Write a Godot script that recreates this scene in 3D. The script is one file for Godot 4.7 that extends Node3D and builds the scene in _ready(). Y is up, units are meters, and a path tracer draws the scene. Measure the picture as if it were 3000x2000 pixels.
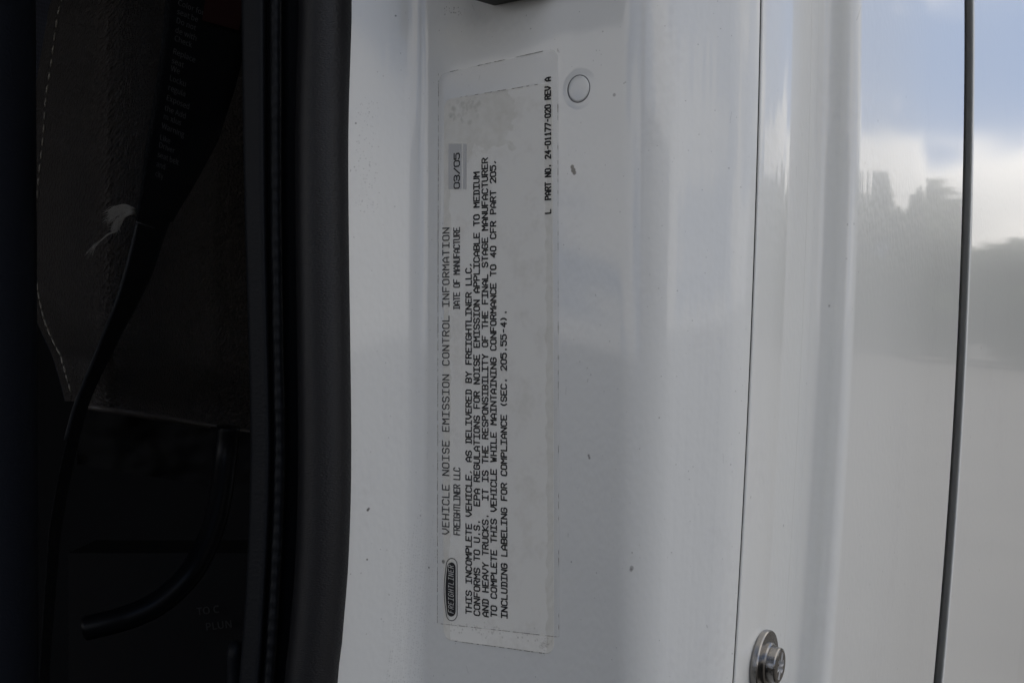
extends Node3D
# Door jamb of a white truck cab, photographed through the open door.
# Plan: the camera stands just outside the door opening and looks rearwards at the jamb; the jamb faces the opening, the cab side turns away beyond the corner.

const F := 4000.0            # focal length in photograph pixels (3000 x 2000)
const SKY_TURN := 1.396   # 80 degrees
const EYE := 1.6             # height of the camera above the ground
const CORNER := Vector3(0.0467, 0.0, -0.3013)
const REAR := Vector3(0.545, 0.0, -0.839)    # towards the back of the truck
const OUT := Vector3(0.839, 0.0, 0.545)      # away from the cab side

var rng := RandomNumberGenerator.new()
var M := {}
var body: Dictionary
var arc_seam := 0.0

# ---------------------------------------------------------------- helpers
func lin(r: float, g: float, b: float) -> Color:
	return Color(r, g, b).linear_to_srgb()

func mat(c: Color, rough: float, metal := 0.0, spec := 0.5) -> StandardMaterial3D:
	var m := StandardMaterial3D.new()
	m.albedo_color = c
	m.roughness = rough
	m.metallic = metal
	m.metallic_specular = spec
	return m

func noise(kind: int, freq: float, octaves := 3, sd := 1) -> FastNoiseLite:
	var n := FastNoiseLite.new()
	n.noise_type = kind
	n.frequency = freq
	n.fractal_octaves = octaves
	n.seed = sd
	return n

func noise_tex(n: FastNoiseLite, size := 512, normal := false, strength := 1.0) -> NoiseTexture2D:
	var t := NoiseTexture2D.new()
	t.width = size
	t.height = size
	t.seamless = true
	t.noise = n
	t.as_normal_map = normal
	t.bump_strength = strength
	return t

func tag(o: Node, label := "", category := "", group := "", kind := "") -> Node:
	if label: o.set_meta("label", label)
	if category: o.set_meta("category", category)
	if group: o.set_meta("group", group)
	if kind: o.set_meta("kind", kind)
	return o

func base(called: String, label: String, category: String, at := Vector3.ZERO) -> Node3D:
	var o := Node3D.new()
	o.name = called
	add_child(o, true)
	o.position = at
	tag(o, label, category)
	return o

func put(called: String, mesh: Mesh, m: Material, parent: Node) -> MeshInstance3D:
	var o := MeshInstance3D.new()
	o.name = called
	o.mesh = mesh
	if m: o.material_override = m
	parent.add_child(o, true)
	return o

func at(px: float, py: float, d: float) -> Vector3:
	return Vector3((px - 1500.0) / F * d, EYE - (py - 1000.0) / F * d, -d)

func table(t: Array, x: float) -> float:
	# smooth interpolation of [x, value] pairs
	if x <= t[0][0]: return t[0][1]
	for i in t.size() - 1:
		if x <= t[i + 1][0]:
			var a: Array = t[maxi(i - 1, 0)]
			var b: Array = t[i]
			var c: Array = t[i + 1]
			var e: Array = t[mini(i + 2, t.size() - 1)]
			var k: float = (x - b[0]) / (c[0] - b[0])
			return cubic_interpolate(b[1], c[1], a[1], e[1], k)
	return t[t.size() - 1][1]

func grid(rows: Array, uvs: Array, toward: Vector3) -> ArrayMesh:
	# rows of points -> smooth sheet whose front looks to the point «toward»
	var st := SurfaceTool.new()
	st.begin(Mesh.PRIMITIVE_TRIANGLES)
	var nr := rows.size()
	var nc: int = rows[0].size()
	for j in nr:
		for i in nc:
			if uvs: st.set_uv(uvs[j][i])
			st.add_vertex(rows[j][i])
	var mj := nr / 2
	var mi := nc / 2
	var o: Vector3 = rows[mj][mi]
	var n: Vector3 = (rows[mj][mini(mi + 1, nc - 1)] - o).cross(rows[mini(mj + 1, nr - 1)][mi] - o)
	var flip := n.dot(toward - o) > 0.0
	for j in nr - 1:
		for i in nc - 1:
			var a := j * nc + i
			var b := a + 1
			var c := a + nc
			var e := c + 1
			for k in ([a, c, b, b, c, e] if flip else [a, b, c, b, e, c]):
				st.add_index(k)
	st.generate_normals()
	if uvs: st.generate_tangents()
	return st.commit()

func lathe(profile: Array, steps := 48, wobble := 0.0) -> ArrayMesh:
	# [radius, height] pairs spun round +Y
	var rows := []
	var uvs := []
	for j in profile.size():
		var r := []
		var u := []
		for i in steps + 1:
			var a := TAU * i / steps
			var k: float = 1.0 + wobble * sin(a * 3.0 + 1.0)
			r.append(Vector3(cos(a) * profile[j][0] * k, profile[j][1], sin(a) * profile[j][0] * k))
			u.append(Vector2(float(i) / steps, float(j) / profile.size()))
		rows.append(r)
		uvs.append(u)
	var st := SurfaceTool.new()
	st.begin(Mesh.PRIMITIVE_TRIANGLES)
	for j in rows.size() - 1:
		var crease: float = 1.0
		for i in steps:
			for k in [[j, i], [j, i + 1], [j + 1, i], [j, i + 1], [j + 1, i + 1], [j + 1, i]]:
				st.set_smooth_group(profile[j][2] if profile[j].size() > 2 else 0)
				st.set_uv(uvs[k[0]][k[1]])
				st.add_vertex(rows[k[0]][k[1]])
	st.generate_normals()
	return st.commit()

func tube(st: SurfaceTool, path: Array, radii: Array, sides := 10) -> void:
	var up := Vector3(0.31, 0.9, 0.27).normalized()
	var rings := []
	for i in path.size():
		var t: Vector3 = (path[mini(i + 1, path.size() - 1)] - path[maxi(i - 1, 0)]).normalized()
		var x := t.cross(up).normalized()
		var y := x.cross(t).normalized()
		var ring := []
		for k in sides:
			var a := TAU * k / sides
			ring.append(path[i] + (x * cos(a) + y * sin(a)) * float(radii[i]))
		rings.append(ring)
	for i in path.size() - 1:
		for k in sides:
			var b := (k + 1) % sides
			for v in [rings[i][k], rings[i][b], rings[i + 1][k], rings[i][b], rings[i + 1][b], rings[i + 1][k]]:
				st.add_vertex(v)
	for e in [0, path.size() - 1]:
		for k in range(1, sides - 1):
			for v in ([rings[e][0], rings[e][k + 1], rings[e][k]] if e == 0 else [rings[e][0], rings[e][k], rings[e][k + 1]]):
				st.add_vertex(v)

func smooth_path(pts: Array, steps: int) -> Array:
	var out := []
	for i in pts.size() - 1:
		var a: Vector3 = pts[maxi(i - 1, 0)]
		var e: Vector3 = pts[mini(i + 2, pts.size() - 1)]
		for k in steps:
			out.append(pts[i].cubic_interpolate(pts[i + 1], a, e, float(k) / steps))
	out.append(pts[pts.size() - 1])
	return out

func made(st: SurfaceTool, indexed := true) -> ArrayMesh:
	if indexed: st.index()
	st.generate_normals()
	return st.commit()

func surf() -> SurfaceTool:
	var st := SurfaceTool.new()
	st.begin(Mesh.PRIMITIVE_TRIANGLES)
	return st

# ---------------------------------------------------------------- sheet-metal profiles (plan view, x against distance)
func plan(verts: Array, step := 0.0008) -> PackedVector2Array:
	# [pixel column at eye level, distance, fillet radius] -> dense polyline with rounded corners
	var v := []
	for e in verts:
		v.append(Vector2((e[0] - 1500.0) / F * e[1], e[1]))
	var key := [v[0]]
	for i in range(1, v.size() - 1):
		var a: Vector2 = (v[i - 1] - v[i]).normalized()
		var b: Vector2 = (v[i + 1] - v[i]).normalized()
		var turn := PI - acos(clampf(a.dot(b), -1, 1))
		var reach: float = verts[i][2] * tan(turn / 2.0)
		reach = minf(reach, 0.49 * minf(v[i].distance_to(v[i - 1]), v[i].distance_to(v[i + 1])))
		var n := maxi(24, int(turn * 40.0))
		for k in n + 1:
			# conic corner: close to a circle and smooth at both ends
			var t := float(k) / n
			var p: Vector2 = (v[i] + a * reach).lerp(v[i], t).lerp(v[i].lerp(v[i] + b * reach, t), t)
			key.append(p)
	key.append(v[v.size() - 1])
	var out := PackedVector2Array()
	for i in key.size() - 1:
		var n := maxi(1, int(ceil(key[i].distance_to(key[i + 1]) / step)))
		for k in n:
			out.append(key[i].lerp(key[i + 1], float(k) / n))
	out.append(key[key.size() - 1])
	return out

func profile_of(pts: PackedVector2Array, lean: Callable) -> Dictionary:
	var arc := PackedFloat32Array()
	var total := 0.0
	for i in pts.size():
		if i: total += pts[i].distance_to(pts[i - 1])
		arc.append(total)
	return {"pts": pts, "arc": arc, "lean": lean, "length": total}

func col_of(p: Vector2) -> float:
	return 1500.0 + p.x / p.y * F

func arc_at(p: Dictionary, px: float) -> float:
	# arc length where the profile crosses pixel column px at eye level
	for i in p.pts.size() - 1:
		var a := col_of(p.pts[i])
		var b := col_of(p.pts[i + 1])
		if a <= px and px <= b and b > a:
			return lerpf(p.arc[i], p.arc[i + 1], (px - a) / (b - a))
	return p.length

func spot(p: Dictionary, arc: float, y: float, h := 0.0) -> Vector3:
	var i: int = clampi(p.arc.bsearch(arc) - 1, 0, p.arc.size() - 2)
	var k: float = (arc - p.arc[i]) / maxf(p.arc[i + 1] - p.arc[i], 1e-9)
	var q: Vector2 = p.pts[i].lerp(p.pts[i + 1], k)
	var t: Vector2 = (p.pts[i + 1] - p.pts[i]).normalized()
	var s: float = (EYE - y) * 4.0 / q.y
	var o: float = p.lean.call(col_of(q), s) / F * q.y
	return Vector3(q.x + o, y, -q.y) + Vector3(t.x, 0, -t.y).cross(Vector3.UP) * h

func spot_normal(p: Dictionary, arc: float) -> Vector3:
	var i: int = clampi(p.arc.bsearch(arc) - 1, 0, p.arc.size() - 2)
	var t: Vector2 = (p.pts[i + 1] - p.pts[i]).normalized()
	return Vector3(t.x, 0, -t.y).cross(Vector3.UP)

func y_at(p: Dictionary, arc: float, py: float) -> float:
	var i: int = clampi(p.arc.bsearch(arc) - 1, 0, p.arc.size() - 2)
	var q: Vector2 = p.pts[i]
	return EYE - (py - 1000.0) / F * q.y

func heights(lo := -1.0, hi := 0.9) -> Array:
	var out := [EYE + lo]
	var y := -0.36
	while y < 0.36:
		out.append(EYE + y)
		y += 0.006 if absf(y) < 0.17 else 0.03
	out.append(EYE + hi)
	return out

func loft(p: Dictionary, a0: float, a1: float, ys: Array, hooks := [0.0, 0.0]) -> ArrayMesh:
	# sheet over the profile between two arc lengths; a hook turns the edge inwards by that depth
	var arcs := []
	var hs := []
	if hooks[0] > 0.0:
		for k in 7: # rolled edge, rounded
			var a := PI / 2 * k / 6.0
			var r := 0.0004
			if k == 0:
				arcs.append(a0); hs.append(-hooks[0])
			arcs.append(a0 + r * (1.0 - cos(a)))
			hs.append(-r * (1.0 - sin(a)))
		a0 += 0.0004
	var i := 0
	for e in p.arc:
		if e > a0 and e < a1 - (0.0004 if hooks[1] > 0.0 else 0.0):
			arcs.append(e); hs.append(0.0)
	if hooks[1] > 0.0:
		for k in 7:
			var a := PI / 2 * k / 6.0
			arcs.append(a1 - 0.0004 * (1.0 - sin(a)))
			hs.append(-0.0004 * (1.0 - cos(a)))
		arcs.append(a1); hs.append(-hooks[1])
	else:
		arcs.append(a1); hs.append(0.0)
	var rows := []
	var uvs := []
	for y in ys:
		var r := []
		var u := []
		for k in arcs.size():
			r.append(spot(p, arcs[k], y, hs[k]))
			u.append(Vector2(arcs[k], EYE - y))
		rows.append(r)
		uvs.append(u)
	return grid(rows, uvs, Vector3(0, EYE, 0))

func body_lean(px: float, s: float) -> float:
	var c := clampf(s, -1.5, 1.5)
	var a := table([[1000, 0.0], [1190, -6.0], [1330, 0.0], [1680, 0.0], [2203, -41.0], [2806, -45.5]], px)
	var b := table([[1680, 0.0], [2203, -12.0], [2806, -24.5]], px)
	return a * c + b * c * c + seal_lean(0, s) * clampf((1150.0 - px) / 110.0, 0, 1)

func rear_lean(px: float, s: float) -> float:
	var c := clampf(s, -1.5, 1.5)
	return -45.5 * c - 24.5 * c * c

func seal_lean(_px: float, s: float) -> float:
	return table([[-3.0, 10], [-1.0, 5], [-0.7, -4], [-0.5, -5], [-0.2, -2], [0.1, 2], [0.3, 4], [0.5, 2], [0.7, -6], [0.85, -18], [1.0, -34], [1.4, -75], [4.0, -120]], s)

func trim_lean(px: float, s: float) -> float:
	var l := table([[-3.0, -20], [-1.0, -18], [-0.5, -12], [-0.1, -1], [0.25, 8], [0.4, 7], [0.7, -4], [1.0, -26], [1.4, -60], [4.0, -90]], s)
	var r := table([[-3.0, -4], [-1.0, -4], [-0.4, -4], [0.0, 1], [0.3, 6], [0.5, 2], [0.7, -8], [1.0, -26], [1.4, -60], [4.0, -90]], s)
	return lerpf(l, r, clampf((px - 725.0) / 95.0, 0, 1))

# ---------------------------------------------------------------- lettering
const GLYPH := {
	"A": "00 04 26 44 40;02 42", "B": "00 06 36 45 44 33 03;33 42 41 30 00", "C": "45 36 16 05 01 10 30 41", "D": "06 36 45 41 30 00;16 10", "E": "46 06 00 40;03 33", "F": "46 06 00;03 33",
	"G": "45 36 16 05 01 10 30 41 43 23", "H": "00 06;40 46;03 43", "I": "00 40;06 46;20 26", "K": "00 06;46 03 40", "L": "06 00 40", "M": "00 06 23 46 40", "N": "00 06 40 46",
	"O": "10 30 41 45 36 16 05 01 10", "P": "00 06 36 45 44 33 03", "R": "00 06 36 45 44 33 03;23 40", "S": "45 36 16 05 04 13 33 42 41 30 10 01", "T": "06 46;20 26", "U": "06 01 10 30 41 46",
	"V": "06 03 20 43 46", "W": "06 10 24 30 46", "Y": "06 23 46;23 20", "0": "10 30 41 45 36 16 05 01 10", "1": "15 26 20;10 30", "2": "05 16 36 45 44 00 40", "3": "05 16 36 45 44 33 13;33 42 41 30 10 01",
	"4": "30 36 02 42", "5": "46 06 04 34 43 41 30 10 01", "7": "06 46 45 10", "/": "00 46", ".": "20 21", ",": "21 10", "-": "13 33", "(": "36 24 22 30", ")": "16 24 22 10",
}

func stroke(st: SurfaceTool, a: Vector2, b: Vector2, w: float, h: float, p: Dictionary) -> void:
	# a flat bar of ink on the sheet, in (arc, height) coordinates, with clipped corners
	var t := (b - a).normalized() if a.distance_to(b) > 1e-7 else Vector2.UP
	var n := Vector2(-t.y, t.x) * w * 0.5
	var e := t * w * 0.5
	var f := t * w * 0.2
	var c := [a - n - f, a - n * 0.45 - e, a + n * 0.45 - e, a + n - f, b + n + f, b + n * 0.45 + e, b - n * 0.45 + e, b - n + f]
	for k in range(1, 7):
		for q in [c[0], c[k + 1], c[k]]:
			st.add_vertex(spot(p, q.x, q.y, h))

func write_line(text: String, xl: float, xr: float, y_start: float, y_end: float, w_px: float, glyph_w: float, h: float, slant := 0.0) -> SurfaceTool:
	# text runs upwards; letter tops point to pixel column xl, baseline at xr
	var st := surf()
	var a0 := arc_at(body, xr)
	var a1 := arc_at(body, xl)
	var y0 := y_at(body, a0, y_start)
	var y1 := y_at(body, a0, y_end)
	var w := w_px * 0.33 / F
	var lead := w * 0.5
	var pitch := (y1 - y0 - 2 * lead) / (text.length() - 1 + glyph_w)
	for i in text.length():
		if not GLYPH.has(text[i]): continue
		for part in GLYPH[text[i]].split(";"):
			var prev := Vector2.INF
			for q in part.split(" "):
				var gx := float(q.substr(0, 1)) / 4.0
				var gy := float(q.substr(1, 1)) / 6.0
				var at_ := Vector2(lerpf(a0 - lead, a1 + lead, gy), y0 + lead + pitch * (i + gx * glyph_w) + slant * gy * pitch)
				at_ += Vector2(rng.randf_range(-1, 1), rng.randf_range(-1, 1)) * w * 0.06
				if prev != Vector2.INF:
					stroke(st, prev, at_, w * rng.randf_range(0.93, 1.07), h, body)
				prev = at_
	return st

func sheet(p: Dictionary, a0: float, a1: float, lo: Callable, hi: Callable, h: float, n := 40, m := 60) -> ArrayMesh:
	# a film or paper laid on the metal at height h, edges turned down to the metal
	var rows := []
	var uvs := []
	for j in m + 3:
		var r := []
		var u := []
		for i in n + 3:
			var k := clampf((i - 2.0) / (n - 2.0), 0.0015, 0.9985) if i > 1 and i < n + 1 else (0.0 if i < 2 else 1.0)
			var v := clampf((j - 2.0) / (m - 2.0), 0.0006, 0.9994) if j > 1 and j < m + 1 else (0.0 if j < 2 else 1.0)
			var arc := lerpf(a0, a1, k)
			var hh := 0.00001 if i == 0 or i == n + 2 or j == 0 or j == m + 2 else h
			r.append(spot(p, arc, lerpf(lo.call(k), hi.call(k), v), hh))
			u.append(Vector2(k, 1.0 - v))
		rows.append(r)
		uvs.append(u)
	return grid(rows, uvs, Vector3(0, EYE, 0))

func rounded(k: float, width: float, radius: float) -> float:
	# how far a corner of that radius pulls the end of a sheet back, k = 0..1 across the width
	var x := minf(k, 1.0 - k) * width
	if x >= radius: return 0.0
	return radius - sqrt(maxf(0.0, radius * radius - (radius - x) * (radius - x)))

# ---------------------------------------------------------------- materials
func dab(im: Image, x: float, y: float, r: float, c: Color, strength: float) -> void:
	for j in range(int(y - r - 1), int(y + r + 2)):
		for i in range(int(x - r - 1), int(x + r + 2)):
			if i < 0 or j < 0 or i >= im.get_width() or j >= im.get_height(): continue
			var k := clampf(r + 0.5 - Vector2(i - x, j - y).length(), 0, 1) * strength
			if k > 0: im.set_pixel(i, j, im.get_pixel(i, j).lerp(c, k))

func paint_texture(w: int, h: int, amount: int, marks: Array, width_m: float, height_m: float) -> ImageTexture:
	# white enamel with dust specks, hairline scuffs and a few single marks (arc, below eye, radius, strength), all in metres
	var im := Image.create(w, h, false, Image.FORMAT_RGB8)
	var white := lin(0.735, 0.735, 0.708)
	var n1 := noise(FastNoiseLite.TYPE_SIMPLEX_SMOOTH, 0.006, 4, 3)
	var n2 := noise(FastNoiseLite.TYPE_SIMPLEX_SMOOTH, 0.05, 2, 9)
	var grime := lin(0.60, 0.59, 0.56)
	for j in h:
		for i in w:
			var k := clampf(n1.get_noise_2d(i, j * 0.5) * 1.4 - 0.15, 0, 1) * clampf(n2.get_noise_2d(i, j) + 0.5, 0, 1) * 0.3
			im.set_pixel(i, j, white.lerp(grime, k))
	var dark := lin(0.05, 0.045, 0.04)
	for k in amount:
		var x := rng.randf() * w
		var y := rng.randf() * h
		if n1.get_noise_2d(x * 1.7, y * 1.7) < rng.randf_range(-0.5, 0.35): continue
		dab(im, x, y, rng.randf_range(0.3, 0.8) if rng.randf() < 0.96 else rng.randf_range(0.8, 1.2), dark, rng.randf_range(0.1, 0.55))
	for k in amount / 30:
		# short scuffs
		var a := Vector2(rng.randf() * w, rng.randf() * h)
		var t := Vector2(rng.randf_range(-0.5, 0.5), 1).normalized() * rng.randf_range(3, 16)
		for q in 12:
			dab(im, a.x + t.x * q / 12.0, a.y + t.y * q / 12.0, 0.4, lin(0.3, 0.29, 0.28), 0.4)
	for m in marks:
		dab(im, m[0] / width_m * w, (m[1] / height_m + 0.5) * h, m[2] / width_m * w, m[4] if m.size() > 4 else dark, m[3])
	return ImageTexture.create_from_image(im)

func paint(tex: Texture2D, width_m: float, height_m: float, offset_m := 0.0) -> StandardMaterial3D:
	var m := mat(Color.WHITE if tex else lin(0.735, 0.735, 0.708), 0.3)
	m.albedo_texture = tex
	m.uv1_scale = Vector3(1.0 / width_m, 1.0 / height_m, 1)
	m.uv1_offset = Vector3(-offset_m / width_m, 0.5, 0)
	m.clearcoat_enabled = true
	m.clearcoat = 0.6
	m.clearcoat_roughness = 0.045
	m.normal_enabled = true
	m.normal_texture = M.peel
	m.normal_scale = 0.09
	return m

func sky_color(d: Vector3, big: FastNoiseLite, thin: FastNoiseLite, turn: float) -> Color:
	var up := maxf(d.y, 0.0)
	var e := d.rotated(Vector3.UP, turn)
	var blue := Color(0.25, 0.36, 0.56).lerp(Color(0.15, 0.25, 0.48), pow(up, 0.5))
	# one layer of fair-weather cloud, bunched towards the horizon by perspective
	var q := e / (up + 0.30)
	var c := big.get_noise_3d(q.x, q.z, 3.0) + 0.3 * thin.get_noise_3d(q.x * 2.0, q.z * 2.0, 1.0) + 0.25 * exp(-pow(up / 0.10, 2.0))
	var cover := smoothstep(-0.06, 0.22, c)
	var cloud := Color(1.14, 1.08, 1.0).lerp(Color(0.84, 0.81, 0.78), smoothstep(0.25, 0.7, c))
	return blue.lerp(cloud, cover * 0.94)

func make_sky() -> Sky:
	var w := 1024
	var h := 512
	var im := Image.create(w, h, false, Image.FORMAT_RGBF)
	var big := noise(FastNoiseLite.TYPE_SIMPLEX_SMOOTH, 0.9, 5, 21)
	var thin := noise(FastNoiseLite.TYPE_SIMPLEX_SMOOTH, 2.2, 4, 5)
	for j in h:
		var e := PI * (0.5 - (j + 0.5) / h)
		for i in w:
			var az := TAU * (i + 0.5) / w
			var d := Vector3(cos(e) * sin(az), sin(e), -cos(e) * cos(az))
			im.set_pixel(i, j, sky_color(d, big, thin, SKY_TURN) if d.y > 0 else Color(0.30, 0.29, 0.27))
	var m := PanoramaSkyMaterial.new()
	m.panorama = ImageTexture.create_from_image(im)
	var s := Sky.new()
	s.sky_material = m
	return s

func truck_box(called: String, a0: float, a1: float, y0: float, y1: float, n0: float, n1: float, m: Material, parent: Node3D) -> void:
	var b := BoxMesh.new()
	b.size = Vector3(a1 - a0, y1 - y0, n1 - n0)
	var o := put(called, b, m, parent)
	o.basis = Basis(REAR, Vector3.UP, OUT)
	o.position = CORNER + REAR * (a0 + a1) / 2 + OUT * (n0 + n1) / 2 + Vector3.UP * (y0 + y1) / 2

# ---------------------------------------------------------------- the scene
func _ready() -> void:
	rng.seed = 7
	# camera
	var cam := Camera3D.new()
	cam.name = "camera"
	cam.position = Vector3(0, EYE, 0)
	cam.fov = rad_to_deg(2.0 * atan(0.25))
	cam.near = 0.02
	cam.far = 1500.0
	cam.current = true
	add_child(cam)
	# sky and exposure
	var env := Environment.new()
	env.background_mode = Environment.BG_SKY
	env.sky = make_sky()
	env.tonemap_mode = Environment.TONE_MAPPER_LINEAR
	env.tonemap_exposure = 1.6
	env.sdfgi_enabled = true
	env.ssao_enabled = true
	env.ssil_enabled = true
	var we := WorldEnvironment.new()
	we.name = "world"
	we.environment = env
	add_child(we)
	# sun: high behind the cab, so that this side stands in its own shade
	var sun := DirectionalLight3D.new()
	sun.name = "sun"
	sun.light_energy = 1.0
	sun.light_angular_distance = 0.5
	sun.light_color = Color(1.0, 0.95, 0.88)
	sun.shadow_enabled = true
	add_child(sun)
	var from := (-OUT * 0.75 + REAR * 0.45 + Vector3.UP * 1.0).normalized()
	sun.look_at_from_position(from * 50.0, Vector3.ZERO, Vector3.UP)

	make_materials()
	setting()
	cab()
	seal_and_trim()
	label()
	plug_and_bolt()
	striker()
	interior()

func make_materials() -> void:
	M.black_plastic = mat(lin(0.007, 0.008, 0.010), 0.5, 0.0, 0.27)
	M.black_plastic.normal_enabled = true
	M.black_plastic.normal_texture = noise_tex(noise(FastNoiseLite.TYPE_CELLULAR, 0.05, 2, 4), 512, true, 3.0)
	M.black_plastic.normal_scale = 0.5
	M.black_plastic.uv1_triplanar = true
	M.black_plastic.uv1_scale = Vector3.ONE * 35
	M.post_plastic = M.black_plastic.duplicate()
	M.post_plastic.albedo_color = lin(0.016, 0.018, 0.024)
	M.rubber = mat(lin(0.010, 0.010, 0.0115), 0.42, 0.0, 0.38)
	var dust := Image.create(512, 512, false, Image.FORMAT_RGB8)
	dust.fill(lin(0.010, 0.010, 0.0115))
	for k in 130:
		dab(dust, rng.randf() * 512, rng.randf() * 512, rng.randf_range(0.3, 1.4), lin(0.16, 0.155, 0.145), rng.randf_range(0.1, 0.8))
	M.rubber.albedo_color = Color.WHITE
	M.rubber.albedo_texture = ImageTexture.create_from_image(dust)
	M.rubber.normal_enabled = true
	M.rubber.normal_texture = noise_tex(noise(FastNoiseLite.TYPE_SIMPLEX, 0.06, 3, 8), 512, true, 4.0)
	M.rubber.normal_scale = 0.35
	M.rubber.uv1_triplanar = true
	M.rubber.uv1_scale = Vector3(24, 60, 24)
	M.peel = noise_tex(noise(FastNoiseLite.TYPE_SIMPLEX_SMOOTH, 0.07, 2, 91), 1024, true, 2.0)
	M.rim_grey = mat(lin(0.13, 0.13, 0.135), 0.8)
	M.groove = mat(lin(0.010, 0.010, 0.011), 0.8)
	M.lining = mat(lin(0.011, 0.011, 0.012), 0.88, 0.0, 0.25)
	M.grey_trim = mat(lin(0.05, 0.05, 0.052), 0.7)
	M.ink = mat(lin(0.016, 0.016, 0.017), 0.6, 0.0, 0.4)
	M.steel = mat(lin(0.27, 0.26, 0.25), 0.24, 1.0)
	M.steel.normal_enabled = true
	M.steel.normal_texture = noise_tex(noise(FastNoiseLite.TYPE_SIMPLEX, 0.03, 4, 12), 256, true, 3.0)
	M.steel.normal_scale = 0.25
	M.steel.uv1_triplanar = true
	M.steel.uv1_scale = Vector3.ONE * 150

func setting() -> void:
	var g := PlaneMesh.new()
	g.size = Vector2(1600, 1600)
	var gm := mat(Color.WHITE, 0.95)
	var gi := Image.create(512, 512, false, Image.FORMAT_RGB8)
	var gn := noise(FastNoiseLite.TYPE_SIMPLEX_SMOOTH, 0.02, 5, 60)
	for j in 512:
		for i in 512:
			var k := clampf(0.5 + gn.get_noise_2d(i, j) * 0.8 + rng.randf_range(-0.15, 0.15), 0, 1)
			gi.set_pixel(i, j, lin(0.030, 0.0295, 0.028).lerp(lin(0.056, 0.054, 0.050), k))
	gm.albedo_texture = ImageTexture.create_from_image(gi)
	gm.uv1_scale = Vector3(90, 90, 1)
	var o := put("ground", g, gm, self)
	tag(o, "", "", "", "structure")
	# the trees that the cab side mirrors
	var protos := []
	var words := ["broad leafy green tree mirrored in the cab side", "tall leafy green tree mirrored in the cab side", "low bushy green tree mirrored in the cab side"]
	for k in 3:
		protos.append(make_tree(k, words[k]))
	var used := [false, false, false]
	for i in 54:
		var az := deg_to_rad(8.0 + 1.75 * i + rng.randf_range(-0.6, 0.6))
		var dist := 56.0 + 9.0 * (i % 2) + rng.randf_range(-2, 2)
		var v := (i * 2 + i / 5) % 3
		var t: Node3D = protos[v]
		if used[v]:
			t = protos[v].duplicate()
			t.name = "leafy_tree_%03d" % i
			add_child(t, true)
		used[v] = true
		t.position = Vector3(sin(az) * dist, 0, -cos(az) * dist)
		t.rotation.y = rng.randf() * TAU
		t.scale = Vector3.ONE * rng.randf_range(0.94, 1.06) * (1.1 if i % 2 else 1.0) * table([[0, 0.66], [33, 0.68], [35, 0.74], [36, 0.88], [37, 0.97], [41, 0.97], [44, 0.92], [60, 1.0]], rad_to_deg(az))

func make_tree(kind: int, label_: String) -> Node3D:
	var root := base("leafy_tree" if kind == 0 else "leafy_tree_%03d" % (100 + kind), label_, "tree")
	root.set_meta("group", "trees across the yard")
	var tall: float = [7.6, 8.3, 6.9][kind]
	var st := surf()
	tube(st, [Vector3.ZERO, Vector3(0.06, tall * 0.3, 0), Vector3(-0.05, tall * 0.55, 0.08), Vector3(0, tall * 0.85, 0)], [0.24, 0.18, 0.12, 0.03], 8)
	for k in 6:
		var a := TAU * k / 6.0 + kind
		var from := Vector3(0, tall * (0.32 + 0.07 * k), 0)
		tube(st, [from, from + Vector3(cos(a) * 0.9, 0.6, sin(a) * 0.9), from + Vector3(cos(a) * 1.7, 1.3, sin(a) * 1.7)], [0.09, 0.06, 0.02], 6)
	if not M.has("bark"):
		M.bark = mat(lin(0.09, 0.07, 0.05), 0.9)
		M.leaf = mat(lin(0.055, 0.085, 0.035), 0.6)
		M.leaf.vertex_color_use_as_albedo = true
		M.leaf.albedo_color = Color.WHITE
		M.leaf.backlight_enabled = true
		M.leaf.backlight = lin(0.25, 0.3, 0.1)
	put("trunk", made(st), M.bark, root)
	var c := surf()
	var lobes := []
	for k in 30:
		var a := rng.randf() * TAU
		var up := rng.randf_range(0.10, 0.9)
		var spread: float = tall * 0.30 * sin(PI * clampf(0.2 + up * 0.75, 0, 1)) * sqrt(rng.randf())
		lobes.append([Vector3(cos(a) * spread, tall * up, sin(a) * spread), rng.randf_range(0.85, 1.3) * (1.25 - 0.7 * up) * tall / 7.0])
	for l in lobes:
		for k in 150:
			var dir := Vector3(rng.randfn(), rng.randfn(), rng.randfn()).normalized()
			var p: Vector3 = l[0] + dir * l[1] * pow(rng.randf(), 0.4)
			var x := Vector3(rng.randfn(), rng.randfn() * 0.6, rng.randfn()).normalized() * rng.randf_range(0.14, 0.34)
			var y := x.cross(Vector3(rng.randfn(), rng.randfn(), rng.randfn())).normalized() * x.length() * 0.8
			c.set_color(Color(0.055, 0.09, 0.032) * rng.randf_range(0.7, 1.35))
			for q in [p - x, p + y, p + x, p - x, p + x, p - y * 0.6]:
				c.add_vertex(q)
	put("crown", made(c, false), M.leaf, root)
	return root

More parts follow.
